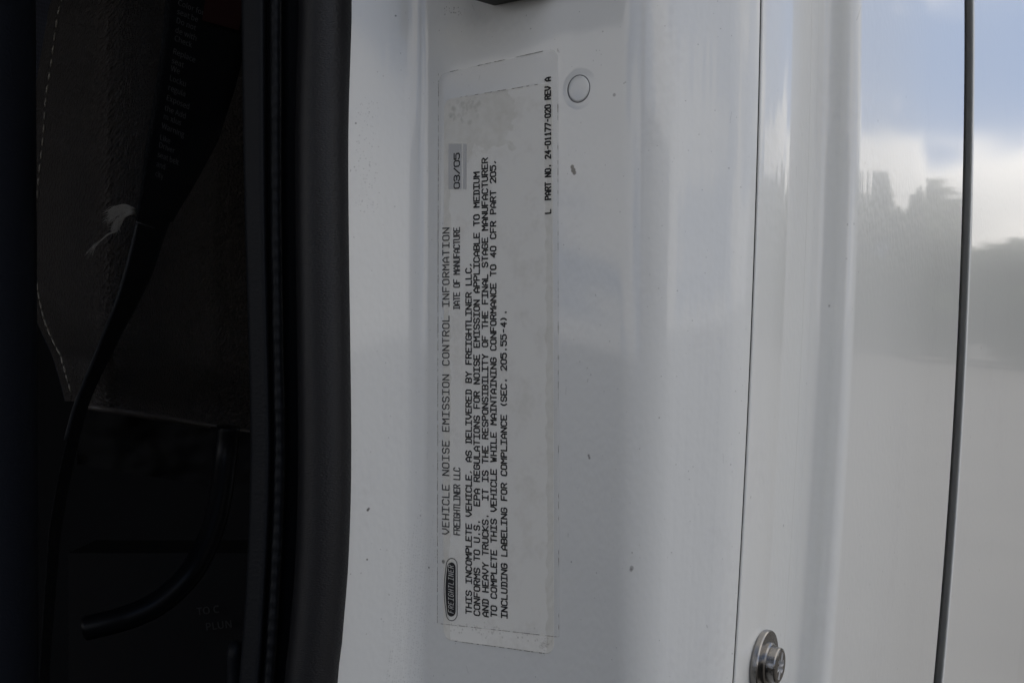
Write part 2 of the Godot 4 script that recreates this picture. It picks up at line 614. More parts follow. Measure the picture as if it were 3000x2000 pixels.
func cab() -> void:
	var truck := base("truck_cab", "glossy white truck cab with its door open, showing jamb and cab side", "truck cab")
	# jamb, rounded corner and cab side as one run of sheet metal, split at the seam
	var pts := plan([
		[1008, 0.3544, 0], [1228, 0.3589, 0.0075], [1468, 0.3415, 0.2], [1893, 0.3142, 0.016], [2188, 0.3184, 0.016], [2280, 0.3322, 0.07], [2350, 0.3534, 0.006], [2384, 0.3652, 0.005],
		[2487, 0.3580, 0.0062], [2655, 0.4105, 1.5], [2806, 0.4928, 0]], 0.0003)
	# rolled steel is never quite flat: faint draw lines run with the bend
	var n := noise(FastNoiseLite.TYPE_SIMPLEX_SMOOTH, 1.0, 3, 33)
	var arc := 0.0
	for i in range(1, pts.size() - 1):
		arc += pts[i].distance_to(pts[i - 1])
		var t := (pts[i + 1] - pts[i - 1]).normalized()
		var c := col_of(pts[i])
		var amount := 0.0000015
		if c > 1880 and c < 2540: amount = 0.000012
		if (c > 1960 and c < 2240) or (c > 2335 and c < 2400) or (c > 2470 and c < 2540): amount = 0.000022
		if c > 1120 and c < 1275: amount = 0.00002
		pts[i] += Vector2(-t.y, t.x) * (n.get_noise_1d(arc * 260.0) + 0.35 * n.get_noise_1d(arc * 900.0 + 50.0)) * amount
	body = profile_of(pts, body_lean)
	arc_seam = arc_at(body, 2203)
	var ys := heights()
	var span := 0.15
	var tall := 0.26
	var marks := []
	for m in [[1676, 488, 0.0005, 0.9], [1679, 498, 0.00062, 0.9], [1682, 505, 0.0005, 0.9], [1679, 499, 0.00028, 0.8, lin(0.3, 0.3, 0.3)], [1795, 277, 0.0004, 0.35], [1076, 1493, 0.0003, 0.8], [1079, 1489, 0.0003, 0.6], [1822, 243, 0.00015, 0.35], [1826, 240, 0.00015, 0.35],
			[1153, 45, 0.0002, 0.7], [1078, 1638, 0.0002, 0.9], [1258, 1661, 0.0002, 0.9], [1725, 1333, 0.0003, 0.5], [1727, 1340, 0.0003, 0.5], [1860, 1662, 0.0005, 0.3], [1858, 1668, 0.0004, 0.3], [1045, 360, 0.0002, 0.6]]:
		var a := arc_at(body, m[0])
		marks.append([a, EYE - y_at(body, a, m[1]), m[2], m[3]])
	# specks of dirt caught under the striker and along the old label
	for k in 26:
		var px := 1300.0 + absf(rng.randfn(0, 32))
		var a := arc_at(body, px)
		marks.append([a, EYE - y_at(body, a, rng.randfn(28, 12)), rng.randf_range(0.00006, 0.00018), rng.randf_range(0.2, 0.6)])
	for k in 130:
		var a := arc_at(body, rng.randf_range(1045, 1110))
		marks.append([a, EYE - y_at(body, a, rng.randf_range(300, 620)), rng.randf_range(0.00005, 0.00015), rng.randf_range(0.1, 0.4), lin(0.2, 0.19, 0.18)])
	# wiped dust: rows of fine dots low on the flange
	for line in 16:
		var px := 1172.0 + line * 6.5 + rng.randf_range(-2, 2)
		var py := rng.randf_range(1430, 1600)
		while py < 2100:
			py += rng.randf_range(3, 14)
			var a := arc_at(body, px - (py - 1700) * 0.11)
			marks.append([a, EYE - y_at(body, a, py), rng.randf_range(0.00005, 0.00013), rng.randf_range(0.1, 0.35), lin(0.2, 0.19, 0.18)])
	M.jamb = paint(paint_texture(1024, 1774, 1400, marks, span, tall), span, tall)
	M.side = paint(paint_texture(1024, 1024, 260, [], 0.26, 0.3), 0.26, 0.3, arc_seam)
	put("jamb_panel", loft(body, 0.0, arc_seam - 0.0003, ys, [0.0, 0.004]), M.jamb, truck)
	put("side_panel", loft(body, arc_seam + 0.0005, body.length, ys, [0.004, 0.012]), M.side, truck)
	put("seam_sealant", loft(profile_of(pts, body_lean), arc_seam - 0.00032, arc_seam + 0.00052, ys), M.groove, truck)
	truck.get_node("seam_sealant").position = -spot_normal(body, arc_seam) * 0.0005
	# the panel beyond the gap stands a little proud and shows its folded edge
	var rear := profile_of(plan([[2720, 0.548, 0], [2797, 0.5200, 0.004], [2812, 0.5130, 0.006], [2834, 0.5075, 0.004], [3050, 0.771, 0.03], [3130, 1.05, 0]]), rear_lean)
	M.rear_paint = paint(paint_texture(512, 512, 60, [], 0.3, 0.3), 0.3, 0.3)
	M.rear_paint.clearcoat = 0.42
	put("rear_panel", loft(rear, 0.0, rear.length, ys), M.rear_paint, truck)
	# the rest of the cab keeps sun and sky out of the inside
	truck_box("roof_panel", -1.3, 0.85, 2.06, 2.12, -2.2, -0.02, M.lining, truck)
	truck_box("added_shade_rail", -1.3, 0.4, 2.05, 2.07, -0.019, 0.05, M.rear_paint, truck)  # unseen overhang added to shade the top of the jamb
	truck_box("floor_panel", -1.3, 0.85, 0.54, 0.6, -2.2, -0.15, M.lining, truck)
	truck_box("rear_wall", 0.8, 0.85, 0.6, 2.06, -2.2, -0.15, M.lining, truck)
	truck_box("far_door", -1.3, 0.8, 0.6, 1.32, -2.2, -2.15, M.grey_trim, truck)
	truck_box("far_window_blank", -1.3, 0.8, 1.32, 2.06, -2.2, -2.15, M.grey_trim, truck)  # unseen panel added over the far window to darken the inside
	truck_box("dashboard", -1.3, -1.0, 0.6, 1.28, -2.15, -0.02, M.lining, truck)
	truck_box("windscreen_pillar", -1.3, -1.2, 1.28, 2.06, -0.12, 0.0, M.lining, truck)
	# the unseen open door, dark lining towards the jamb, height set to shade it
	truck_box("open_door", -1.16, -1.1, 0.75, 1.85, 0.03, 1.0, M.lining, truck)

func seal_and_trim() -> void:
	# rubber bulb seal pressed over the flange
	var seal := base("door_seal", "thick black rubber bulb seal running up the edge of the white jamb", "door seal")
	var rows := []
	var ys := heights()
	var ring := []
	for k in 41: # bulb, then a lip tucked behind
		var a := deg_to_rad(-150.0 + 300.0 * k / 40.0)
		var r := 0.0078 * (1.0 + 0.06 * cos(2.0 * a))
		ring.append(Vector2(-0.0490 + sin(a) * r, 0.3575 - cos(a) * r * 0.95))
	for y in ys:
		var row := []
		for q in ring:
			var s: float = (EYE - y) * 4.0 / 0.338
			row.append(Vector3(q.x + seal_lean(0, s) / F * 0.338, y, -q.y))
		rows.append(row)
	put("bulb", grid(rows, [], Vector3(0, EYE, 0)), M.rubber, seal)
	# moulded pillar trim with a beaded ridge
	var trim := base("pillar_trim", "black moulded plastic pillar trim with a beaded ridge beside the rubber seal", "trim")
	var p := profile_of(plan([[760, 0.60, 0], [724, 0.370, 0.003], [783, 0.366, 0.002], [792, 0.372, 0.001], [800, 0.365, 0.0006], [826, 0.364, 0.0006], [834, 0.374, 0.002], [930, 0.377, 0]]), trim_lean)
	put("trim_face", loft(p, 0.0, p.length, ys), M.black_plastic, trim)
	var bead := surf()
	var a := arc_at(p, 813)
	var path := []
	var radii := []
	var y := -0.36
	while y < 0.36:
		path.append(spot(p, a, EYE + y, 0.0001))
		radii.append(0.00125 + 0.00009 * sin(y * TAU / 0.0037) + 0.0001 * sin(y * 310.0))
		y += 0.00046
	tube(bead, path, radii, 10)
	put("beaded_ridge", made(bead), M.black_plastic, trim)
	# clip at the foot of the trim
	var clip := base("trim_clip", "small black round-topped clip behind the foot of the pillar trim", "clip")
	var st := surf()
	tube(st, smooth_path([at(688, 2300, 0.45), at(686, 1990, 0.45), at(688, 1910, 0.45), at(694, 1885, 0.452)], 6), [0.0022, 0.0024, 0.0025, 0.0025, 0.0026, 0.0026, 0.0026, 0.0026, 0.0026, 0.0027, 0.0027, 0.0027, 0.0027, 0.0026, 0.0025, 0.0024, 0.0022, 0.0019, 0.001], 14)
	put("tab", made(st), M.black_plastic, clip)
	# post at the edge of the opening
	var post := base("door_post_cover", "dark grained plastic post cover standing in front of the leather seat", "post cover")
	var pr := []
	for k in 31:
		var an := deg_to_rad(-120.0 + 225.0 * k / 30.0)
		pr.append(Vector2(-0.2190 + sin(an) * 0.0315, 0.535 - cos(an) * 0.026))
	rows = []
	for yy in ys:
		var row := []
		for q in pr:
			row.append(Vector3(q.x + (EYE - yy) * 0.004, yy, -q.y))
		rows.append(row)
	put("cover", grid(rows, [], Vector3(0, EYE, 0)), M.post_plastic, post)

func label() -> void:
	var l := base("information_label", "pale printed vehicle noise label under clear film on the white jamb", "label")
	var H := [0.00007, 0.00014, 0.00019, 0.00023]
	# beige paper below
	var a0 := arc_at(body, 1300)
	var a1 := arc_at(body, 1621)
	var w := a1 - a0
	var top := func(k: float): return lerpf(y_at(body, a0, 293), y_at(body, a1, 240), k) - rounded(k, w, 0.0023)
	var low := func(k: float): return lerpf(y_at(body, a0, 1872), y_at(body, a1, 1917), k) + rounded(k, w, 0.0026)
	var im := Image.create(256, 1024, false, Image.FORMAT_RGB8)
	var n1 := noise(FastNoiseLite.TYPE_SIMPLEX_SMOOTH, 0.012, 4, 40)
	var n2 := noise(FastNoiseLite.TYPE_SIMPLEX_SMOOTH, 0.08, 3, 41)
	for j in 1024:
		for i in 256:
			var k := clampf(n1.get_noise_2d(i, j) * 0.9 + n2.get_noise_2d(i, j) * 0.35, -0.5, 1.0)
			im.set_pixel(i, j, lin(0.87, 0.85, 0.79).lerp(lin(0.72, 0.695, 0.62), clampf(k, 0, 1) * 0.8))
	var n3 := noise(FastNoiseLite.TYPE_SIMPLEX_SMOOTH, 0.02, 3, 47)
	for j in 1024:
		for i in 256:
			# old yellowed adhesive: a ragged patch at the upper end and thin margins
			var r := n3.get_noise_2d(i, j) * 26.0
			var patch := 0.5 if (j + r < 105 and i + r * 1.5 < 165) else 0.0
			var edge := minf(i, 255 - i)
			if edge + r * 0.25 < 15: patch = 0.6
			if patch > 0.0: im.set_pixel(i, j, im.get_pixel(i, j).lerp(lin(0.60, 0.57, 0.48), patch * (0.6 + 0.4 * n2.get_noise_2d(i * 0.5, j * 0.5))))
	for k in 60: # grime at the ends, where fingers rubbed
		dab(im, rng.randfn(45, 22), rng.randfn(22, 12), rng.randf_range(1, 5), lin(0.30, 0.28, 0.23), 0.12)
		dab(im, rng.randf_range(10, 240), rng.randfn(996, 7), rng.randf_range(0.6, 2.0), lin(0.38, 0.36, 0.31), 0.3)
		dab(im, rng.randfn(236, 7), rng.randfn(1008, 5), rng.randf_range(0.6, 1.6), lin(0.3, 0.28, 0.24), 0.2)
	M.paper = mat(Color.WHITE, 0.45)
	M.paper.albedo_texture = ImageTexture.create_from_image(im)
	put("paper", sheet(body, a0, a1, low, top, H[0]), M.paper, l)
	# hazy clear film above, set a little higher
	var b0 := arc_at(body, 1284)
	var b1 := arc_at(body, 1637)
	var fw := b1 - b0
	var ftop := func(k: float): return lerpf(y_at(body, b0, 218), y_at(body, b1, 141), k) - rounded(k, fw, 0.0024)
	var flow := func(k: float): return lerpf(y_at(body, b0, 1825), y_at(body, b1, 1865), k)
	M.film = mat(lin(0.84, 0.835, 0.815), 0.28)
	M.film.albedo_color.a = 0.2
	M.film.transparency = BaseMaterial3D.TRANSPARENCY_ALPHA
	M.film.normal_enabled = true
	M.film.normal_texture = noise_tex(noise(FastNoiseLite.TYPE_SIMPLEX_SMOOTH, 0.02, 4, 63), 512, true, 2.0)
	M.film.normal_scale = 0.12
	M.film.uv1_scale = Vector3(1, 3.6, 1)
	put("film", sheet(body, b0, b1, flow, ftop, H[1]), M.film, l)
	# dirt caught along the edges of film and paper
	M.edge_dirt = mat(lin(0.16, 0.145, 0.12), 0.8)
	var st := surf()
	var edges := [[b0, flow.call(0.02), b0, ftop.call(0.12), 0.85], [b0, flow.call(0.0), b1, flow.call(1.0), 0.75], [lerpf(b0, b1, 0.08), ftop.call(0.08), lerpf(b0, b1, 0.93), ftop.call(0.93), 0.45],
		[lerpf(a0, a1, 0.1), top.call(0.1), lerpf(a0, a1, 0.95), top.call(0.95), 0.5], [lerpf(a0, a1, 0.1), low.call(0.1), lerpf(a0, a1, 0.92), low.call(0.92), 0.55], [b1, flow.call(1.0), b1, ftop.call(0.9), 0.2]]
	for e in edges:
		var a := Vector2(e[0], e[1])
		var b := Vector2(e[2], e[3])
		var steps := int(a.distance_to(b) / 0.0009)
		for k in steps:
			if rng.randf() > e[4]: continue
			var q := a.lerp(b, (k + rng.randf() * 0.5) / steps)
			stroke(st, q, a.lerp(b, minf(1.0, (k + 1.1) / steps)), rng.randf_range(0.00007, 0.00016), H[2], body)
	tag(put("edge_dirt", made(st), M.edge_dirt, l), "", "", "", "stuff")
	# typed lines; the first two rows fainter and narrower than the paragraph
	M.faint_ink = mat(lin(0.05, 0.05, 0.05), 0.6)
	var lines := [
		["VEHICLE NOISE EMISSION CONTROL INFORMATION", 1296.5, 1318, 1566, 666, 3.7, 0.66, M.faint_ink],
		["FREIGHTLINER LLC", 1329.5, 1349.8, 1568, 1369, 3.8, 0.72, M.faint_ink],
		["DATE OF MANUFACTURE", 1329, 1349, 906, 665, 3.9, 0.72, M.faint_ink],
		["03/05", 1330, 1349, 553, 447, 4.6, 0.74, M.ink],
		["THIS INCOMPLETE VEHICLE, AS DELIVERED BY FREIGHTLINER LLC,", 1364.5, 1383.6, 1800, 766, 4.6, 0.70, M.ink],
		["CONFORMS TO U.S.  EPA REGULATIONS FOR NOISE EMISSION APPLICABLE TO MEDIUM", 1388, 1407.4, 1805, 502, 4.6, 0.70, M.ink],
		["AND HEAVY TRUCKS.  IT IS THE RESPONSIBILITY OF THE FINAL STAGE MANUFACTURER", 1412.5, 1432, 1808, 461, 4.6, 0.70, M.ink],
		["TO COMPLETE THIS VEHICLE WHILE MAINTAINING CONFORMANCE TO 40 CFR PART 205,", 1437, 1456.2, 1809, 465, 4.6, 0.70, M.ink],
		["INCLUDING LABELING FOR COMPLIANCE (SEC. 205.55-4).", 1467, 1486.4, 1812, 906, 4.6, 0.70, M.ink],
		["L  PART NO. 24-01177-020 REV A", 1598.4, 1617.6, 626, 224, 4.6, 0.70, M.ink],
	]
	for e in lines:
		put("lettering", made(write_line(e[0], e[1], e[2], e[3], e[4], e[5], e[6], H[2])), e[7], l)
	# grey ruled patch behind the date
	st = surf()
	for k in 9:
		var px := 1317.0 + k * 5.6 + (4.0 if k > 6 else 0.0)
		var a := arc_at(body, px)
		stroke(st, Vector2(a, y_at(body, a, 552)), Vector2(a, y_at(body, a, 424)), 0.00054, H[2] - 0.00003, body)
	M.grey_ink = mat(lin(0.56, 0.555, 0.54), 0.6)
	put("date_patch", made(st), M.grey_ink, l)
	# oval emblem: outline, solid oval, slanted capitals, registered mark
	var emblem := Node3D.new()
	emblem.name = "emblem"
	l.add_child(emblem)
	var shape := func(x0: float, x1: float, bow: float, y0: float, y1: float) -> Array:
		# closed outline: one long side bowed, ends round
		var out := []
		var r := (x1 - x0) * 0.5
		for k in 15: # lower end
			var a := PI * k / 14.0
			out.append([lerpf(x0 + bow, x1, 0.5 + 0.5 * cos(a)), y0 - (1.0 - sin(a)) * r * 1.1])
		for k in range(1, 12):
			var t := k / 12.0
			out.append([x0 + bow - bow * sin(PI * t), lerpf(y0 - r * 1.1, y1 + r * 1.1, t)])
		for k in 15:
			var a := PI * k / 14.0
			out.append([lerpf(x0 + bow, x1, 0.5 - 0.5 * cos(a)), y1 + (1.0 - sin(a)) * r * 1.1])
		var res := []
		for q in out:
			var arc := arc_at(body, q[0])
			res.append(Vector2(arc, y_at(body, arc, q[1])))
		return res
	st = surf()
	var ring: Array = shape.call(1303.0, 1340.5, 6.0, 1817.0, 1634.5)
	for k in ring.size():
		stroke(st, ring[k], ring[(k + 1) % ring.size()], 0.00020, H[2], body)
	put("outline", made(st), M.ink, emblem)
	st = surf()
	var oval: Array = shape.call(1307.0, 1336.0, 4.5, 1805.0, 1646.5)
	var mid := Vector2.ZERO
	for q in oval: mid += q / oval.size()
	for k in oval.size():
		for q in [mid, oval[k], oval[(k + 1) % oval.size()]]:
			st.add_vertex(spot(body, q.x, q.y, H[2]))
	put("oval", made(st), M.ink, emblem)
	M.light_ink = mat(lin(0.66, 0.65, 0.62), 0.5)
	put("lettering", made(write_line("FREIGHTLINER", 1315.0, 1330.5, 1796, 1657, 1.55, 0.58, H[3], 0.22)), M.light_ink, emblem)
	st = surf()
	var c := arc_at(body, 1300.6)
	var cy := y_at(body, c, 1644)
	for k in 12:
		stroke(st, Vector2(c, cy) + Vector2.from_angle(TAU * k / 12.0) * 0.00042, Vector2(c, cy) + Vector2.from_angle(TAU * (k + 1) / 12.0) * 0.00042, 0.0001, H[2], body)
	for part in GLYPH["R"].split(";"):
		var prev := Vector2.INF
		for q in part.split(" "):
			var v := Vector2(c + 0.00022 - float(q.substr(1, 1)) / 6.0 * 0.00044, cy - 0.00016 + float(q.substr(0, 1)) / 4.0 * 0.00032)
			if prev != Vector2.INF: stroke(st, prev, v, 0.00009, H[2], body)
			prev = v
	put("registered_mark", made(st), M.ink, emblem)

func on_body(px_mid: float, py: float, h := 0.0) -> Transform3D:
	# a frame on the metal: y away from the surface, z down the surface
	var a := arc_at(body, px_mid)
	var y := y_at(body, a, py)
	var p := spot(body, a, y, h)
	var down := (spot(body, a, y - 0.002, h) - p).normalized()
	var across := (spot(body, a + 0.0005, y, h) - spot(body, a - 0.0005, y, h)).normalized()
	var up := down.cross(across).normalized()
	return Transform3D(Basis(up.cross(down).normalized(), up, down), p)

func plug_and_bolt() -> void:
	# painted-over plug in a punched hole
	var plug := base("hole_plug", "small round white-painted plug set in a dimple beside the label", "plug")
	plug.transform = on_body(1696, 260)
	var rim := []
	for k in 13:
		var t := k / 12.0
		rim.append([0.0056 - 0.0022 * t, 0.00011 * (0.5 - 0.5 * cos(PI * t)) - 0.00002])
	rim.append([0.00332, 0.0001])
	rim.append([0.0033, -0.0004])
	put("dimple", lathe(rim, 56), M.rear_paint, plug)
	put("rim_groove", lathe([[0.00336, 0.00004], [0.00336, 0.00011], [0.00308, 0.00011], [0.00308, 0.00004]], 56), M.rim_grey, plug)  # flat dark grey ring round the disc
	var disc := put("disc", lathe([[0.0031, -0.0005], [0.00309, 0.00008], [0.0030, 0.0002], [0.0027, 0.00024], [0.0012, 0.00025], [0.0, 0.00025]], 56), M.rear_paint, plug)
	disc.rotation = Vector3(0.035, 0, 0.03)
	# bolt and washer on the cab side
	var bolt := base("bolt", "worn steel bolt with a star recess and thick round washer on the white cab side", "bolt")
	bolt.transform = on_body(2284, 1941, 0.0003)
	var R := 0.0081
	put("washer", lathe([[R * 0.97, -0.0004, 1], [R, 0.0001, 2], [R, 0.0011, 3], [R * 0.975, 0.00142, 4], [R * 0.9, 0.00146, 4], [0.0, 0.00146, 4]], 72, 0.004), M.steel, bolt)
	put("flange", lathe([[0.0052, 0.00146, 1], [0.0052, 0.0019, 2], [0.0047, 0.0022, 3], [0.0041, 0.0023, 3], [0.0, 0.0023, 3]], 56), M.steel, bolt)
	var head := CSGPolygon3D.new()
	head.name = "bolt_head"
	head.mode = CSGPolygon3D.MODE_SPIN
	head.spin_sides = 48
	head.smooth_faces = false
	head.polygon = PackedVector2Array([Vector2(0, 0.002), Vector2(0.0042, 0.002), Vector2(0.00435, 0.0023), Vector2(0.00435, 0.0041), Vector2(0.0042, 0.0044), Vector2(0.0038, 0.00458), Vector2(0.0, 0.0047)])
	head.material = M.steel
	for k in 3:
		var arm := CSGBox3D.new()
		arm.name = "slot"
		arm.size = Vector3(0.0046 if k else 0.0066, 0.003, 0.00125)
		arm.operation = CSGShape3D.OPERATION_SUBTRACTION
		arm.position.y = 0.0047 - (0.0005 if k else 0.0003)
		arm.rotation.y = deg_to_rad(75.0 + 60.0 * k)
		head.add_child(arm, true)
	bolt.add_child(head)

func striker() -> void:
	# the latch block above, only its foot in the picture
	var t := base("door_striker", "dark striker block with a green edge fixed above the label", "striker")
	t.transform = on_body(1536, 1000)
	var y0 := -(0.0843)   # frame z points down
	var m := mat(lin(0.02, 0.02, 0.018), 0.5)
	var g := mat(lin(0.03, 0.075, 0.02), 0.5)
	var st := surf()
	var outline := []
	for c in [[-1, -1], [1, -1], [1, 1], [-1, 1]]:
		for k in 6:
			var a := atan2(c[1], c[0]) - PI / 4 + PI / 2 * k / 5.0
			outline.append(Vector2(c[0] * 0.0088 + cos(a) * 0.003, y0 - 0.023 + c[1] * 0.020 + sin(a) * 0.003))
	for part in [["block", 0.0, 0.012, m, 1.0], ["cover", 0.0121, 0.019, g, 0.94]]:
		st = surf()
		var n := outline.size()
		var mid := Vector2(0, y0 - 0.023)
		for k in n:
			var p: Vector2 = mid + (outline[k] - mid) * float(part[4])
			var q: Vector2 = mid + (outline[(k + 1) % n] - mid) * float(part[4])
			var a := Vector3(p.x, part[1], p.y)
			var b := Vector3(q.x, part[1], q.y)
			var c := Vector3(p.x, part[2], p.y)
			var d := Vector3(q.x, part[2], q.y)
			for v in [a, b, c, b, d, c, c, d, Vector3(0, part[2], mid.y)]:
				st.add_vertex(v)
		put(part[0], made(st, false), part[3], t)

# ---------------------------------------------------------------- inside the cab
const STITCH := [[-300, 235], [0, 182], [95, 163], [168, 153], [283, 136], [395, 127], [560, 111], [690, 105], [803, 108], [870, 115], [938, 131], [983, 149], [1041, 178], [1140, 207], [1300, 240]]
const FABRIC := [[-300, 205], [0, 150], [77, 133], [153, 120], [230, 107], [270, 100], [400, 92], [700, 78], [850, 86], [938, 106], [1041, 152], [1140, 182], [1300, 215]]

func seat_spot(px: float, py: float) -> Vector3:
	# the side bolster swells towards the door and falls away at both edges
	var l := table(FABRIC, py)
	var k := px - l
	var d := 0.675 - 0.07 * exp(-pow((px - 310.0) / 170.0, 2)) + 0.05 * smoothstep(400, 780, px)
	d += 0.03 * pow(clampf(1.0 - (k + 40.0) / 110.0, 0, 1.4), 2)
	d += 0.0024 * exp(-pow((px - table(STITCH, py)) / 7.0, 2))   # drawn in along the seam
	d += 0.02 * smoothstep(1050, 1200, py)
	return at(px, py, d)

func seat_sheet(x0: Callable, x1: Callable, n: int, m: int, py1: Callable) -> ArrayMesh:
	var rows := []
	var uvs := []
	for j in m + 1:
		var r := []
		var u := []
		for i in n + 1:
			var k := float(i) / n
			var v := float(j) / m
			var py := lerpf(-320.0, 1175.0, v)
			var px := lerpf(x0.call(py), x1.call(py), k)
			py += py1.call(px) * smoothstep(700, 1175, py)
			r.append(seat_spot(px, py))
			# metres along the surface, in units of 6 cm
			u.append(Vector2((u[i - 1].x + r[i].distance_to(r[i - 1]) / 0.06) if i else 0.0, (uvs[j - 1][i].y + r[i].distance_to(rows[j - 1][i]) / 0.06) if j else 0.0))
		rows.append(r)
		uvs.append(u)
	return grid(rows, uvs, Vector3(0, EYE, 0))

func interior() -> void:
	var seat := base("driver_seat", "worn black leather seat bolster with pale stitching inside the open cab", "seat")
	M.leather = mat(lin(0.090, 0.079, 0.072), 0.45)
	M.leather.heightmap_enabled = true
	M.leather.heightmap_texture = noise_tex(noise(FastNoiseLite.TYPE_CELLULAR, 0.03, 4, 77), 1024)
	M.leather.heightmap_scale = 0.45
	M.leather.uv1_scale = Vector3(1.1, 0.8, 1)
	var hem := func(px: float): return maxf(0.0, px - 215.0) * 0.16
	var none := func(_px: float): return 0.0
	put("bolster", seat_sheet(func(py): return table(STITCH, py), func(_py): return 560.0, 60, 130, hem), M.leather, seat)
	put("side_panel", seat_sheet(func(_py): return 560.0, func(_py): return 830.0, 14, 60, hem), M.leather, seat)
	put("edge_strip", seat_sheet(func(py): return table(FABRIC, py), func(py): return table(STITCH, py), 8, 130, hem), M.leather, seat)
	M.fabric = mat(lin(0.022, 0.024, 0.036), 0.7)
	var weave := Image.create(64, 64, false, Image.FORMAT_RGB8)
	for j in 64:
		for i in 64:
			var k := pow(maxf(0, sin(PI * (i + (8 if (j / 16) % 2 else 0)) / 16.0)) * absf(sin(PI * j / 16.0)), 1.5)
			weave.set_pixel(i, j, lin(0.010, 0.011, 0.018).lerp(lin(0.075, 0.085, 0.13), absf(k)))
	M.fabric.albedo_color = Color.WHITE
	M.fabric.albedo_texture = ImageTexture.create_from_image(weave)
	M.fabric.uv1_scale = Vector3(7.5, 7.0, 1)
	put("woven_panel", seat_sheet(func(py): return table(FABRIC, py) - 75.0 * clampf((430.0 - py) / 150.0, 0.02, 1.0), func(py): return table(FABRIC, py), 14, 100, none), M.fabric, seat)
	# stitches, one by one
	M.thread = mat(lin(0.30, 0.275, 0.23), 0.7)
	var py := -20.0
	while py < 1150.0:
		var st := surf()
		var path := []
		for k in 5:
			var q := py + 24.0 * k / 4.0
			var p := seat_spot(table(STITCH, q) - 2.0, q)
			path.append(p + (Vector3(0, EYE, 0) - p).normalized() * ((0.0008 + 0.0026 * sin(PI * (0.15 + 0.7 * k / 4.0))) * (1.0 if py < 800.0 else 0.55)))
		tube(st, path, [0.0003, 0.0005, 0.00055, 0.0005, 0.0003], 6)
		put("stitch", made(st), M.thread, seat)
		py += 38.5 if py < 820 else 27.0
	# hem welt and the loose skirt below it
	var st := surf()
	var path := []
	for k in 24:
		var px := 262.0 + k * 21.0
		path.append(seat_spot(px, 1182.0 + (px - 215.0) * 0.16) + Vector3(0, 0, 0.002))
	var radii := []
	for k in 24: radii.append(0.0016)
	tube(st, path, radii, 8)
	put("hem", made(st), M.leather, seat)
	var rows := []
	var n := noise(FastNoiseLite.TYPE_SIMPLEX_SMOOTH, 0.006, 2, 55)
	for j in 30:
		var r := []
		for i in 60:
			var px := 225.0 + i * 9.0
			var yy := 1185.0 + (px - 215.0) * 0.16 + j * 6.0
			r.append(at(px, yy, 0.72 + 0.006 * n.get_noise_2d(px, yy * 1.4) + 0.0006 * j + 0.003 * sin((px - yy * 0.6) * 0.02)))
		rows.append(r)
	put("skirt", grid(rows, [], Vector3(0, EYE, 0)), mat(lin(0.014, 0.014, 0.0145), 0.9, 0.0, 0.2), seat)  # shade under the seat overhang put into this dark colour
	# seat belt: printed sleeve above, narrow webbing below
	var belt := base("seat_belt", "black seat belt with a printed warning sleeve slanting past the leather seat", "seat belt")
	M.webbing = mat(lin(0.008, 0.009, 0.011), 0.6, 0.0, 0.3)
	M.webbing.normal_enabled = true
	M.webbing.normal_texture = noise_tex(noise(FastNoiseLite.TYPE_SIMPLEX, 0.1, 2, 15), 256, true, 4.0)
	M.webbing.uv1_triplanar = true
	M.webbing.uv1_scale = Vector3(60, 20, 60)
	var left := [[-300, 505], [0, 484], [200, 462], [400, 430], [650, 396], [860, 342], [1050, 268], [1200, 208], [1400, 160], [1560, 132], [2000, 104], [2300, 96]]
	var right := [[-300, 790], [0, 742], [214, 700], [410, 640], [520, 580], [650, 505], [816, 448], [960, 372], [1172, 272], [1400, 215], [1560, 185], [2000, 150], [2300, 140]]
	for part in [["sleeve", -300.0, 650.0, 0.0], ["webbing", 640.0, 2300.0, 8.0]]:
		rows = []
		for j in 61:
			var q := lerpf(part[1], part[2], j / 60.0)
			var x0: float = table(left, q) + part[3]
			var x1: float = table(right, q) - part[3]
			var d: float = lerpf(0.555, 0.575, clampf(q / 1500.0, 0, 1)) + part[3] * 0.0002
			var r := [at(x0 + 6, q, d + 0.0035), at(x0 + 1, q, d + 0.0014), at(x0, q, d), at(x0 + 4, q, d - 0.0008)]
			for i in 9:
				var k := (i + 1) / 10.0
				r.append(at(lerpf(x0, x1, k), q, d + 0.03 * k))
			r.append(at(x1, q, d + 0.031))
			r.append(at(x1 - 2, q, d + 0.034))
			rows.append(r)
		put(part[0], grid(rows, [], Vector3(0, EYE, 0)), M.webbing, belt)
	st = surf()
	path = []
	radii = []
	for j in 40:
		var q := lerpf(652.0, 1290.0, j / 39.0)
		path.append(at(table(left, q) + 6.0, q, 0.5585 + 0.02 * q / 1500.0))
		radii.append(0.00075)
	tube(st, path, radii, 8)
	put("edge_highlight", made(st), mat(lin(0.022, 0.026, 0.030), 0.4), belt)  # paler tube: the lit edge of the belt put into colour
	st = surf()
	tube(st, [at(397, 649, 0.556), at(420, 657, 0.56), at(452, 668, 0.566)], [0.0003, 0.0003, 0.0002], 6)
	put("sleeve_thread", made(st), mat(lin(0.09, 0.09, 0.09), 0.7), belt)
	var tm := mat(lin(0.085, 0.085, 0.085), 0.8)
	var rm := mat(lin(0.03, 0.003, 0.003), 0.8)
	var words := [["Color for", 8], ["seat be", 34], ["Do not", 60], ["de with", 88], ["Check", 112], ["Replace", 150], ["seat", 178], ["We", 200], ["Locku", 228], ["regula", 256], ["Exposed", 286], ["the Add", 316], ["m xlus", 340], ["Warning", 368], ["Like", 402], ["Driver", 424], ["seat belt", 452], ["and", 480], ["city", 508]]
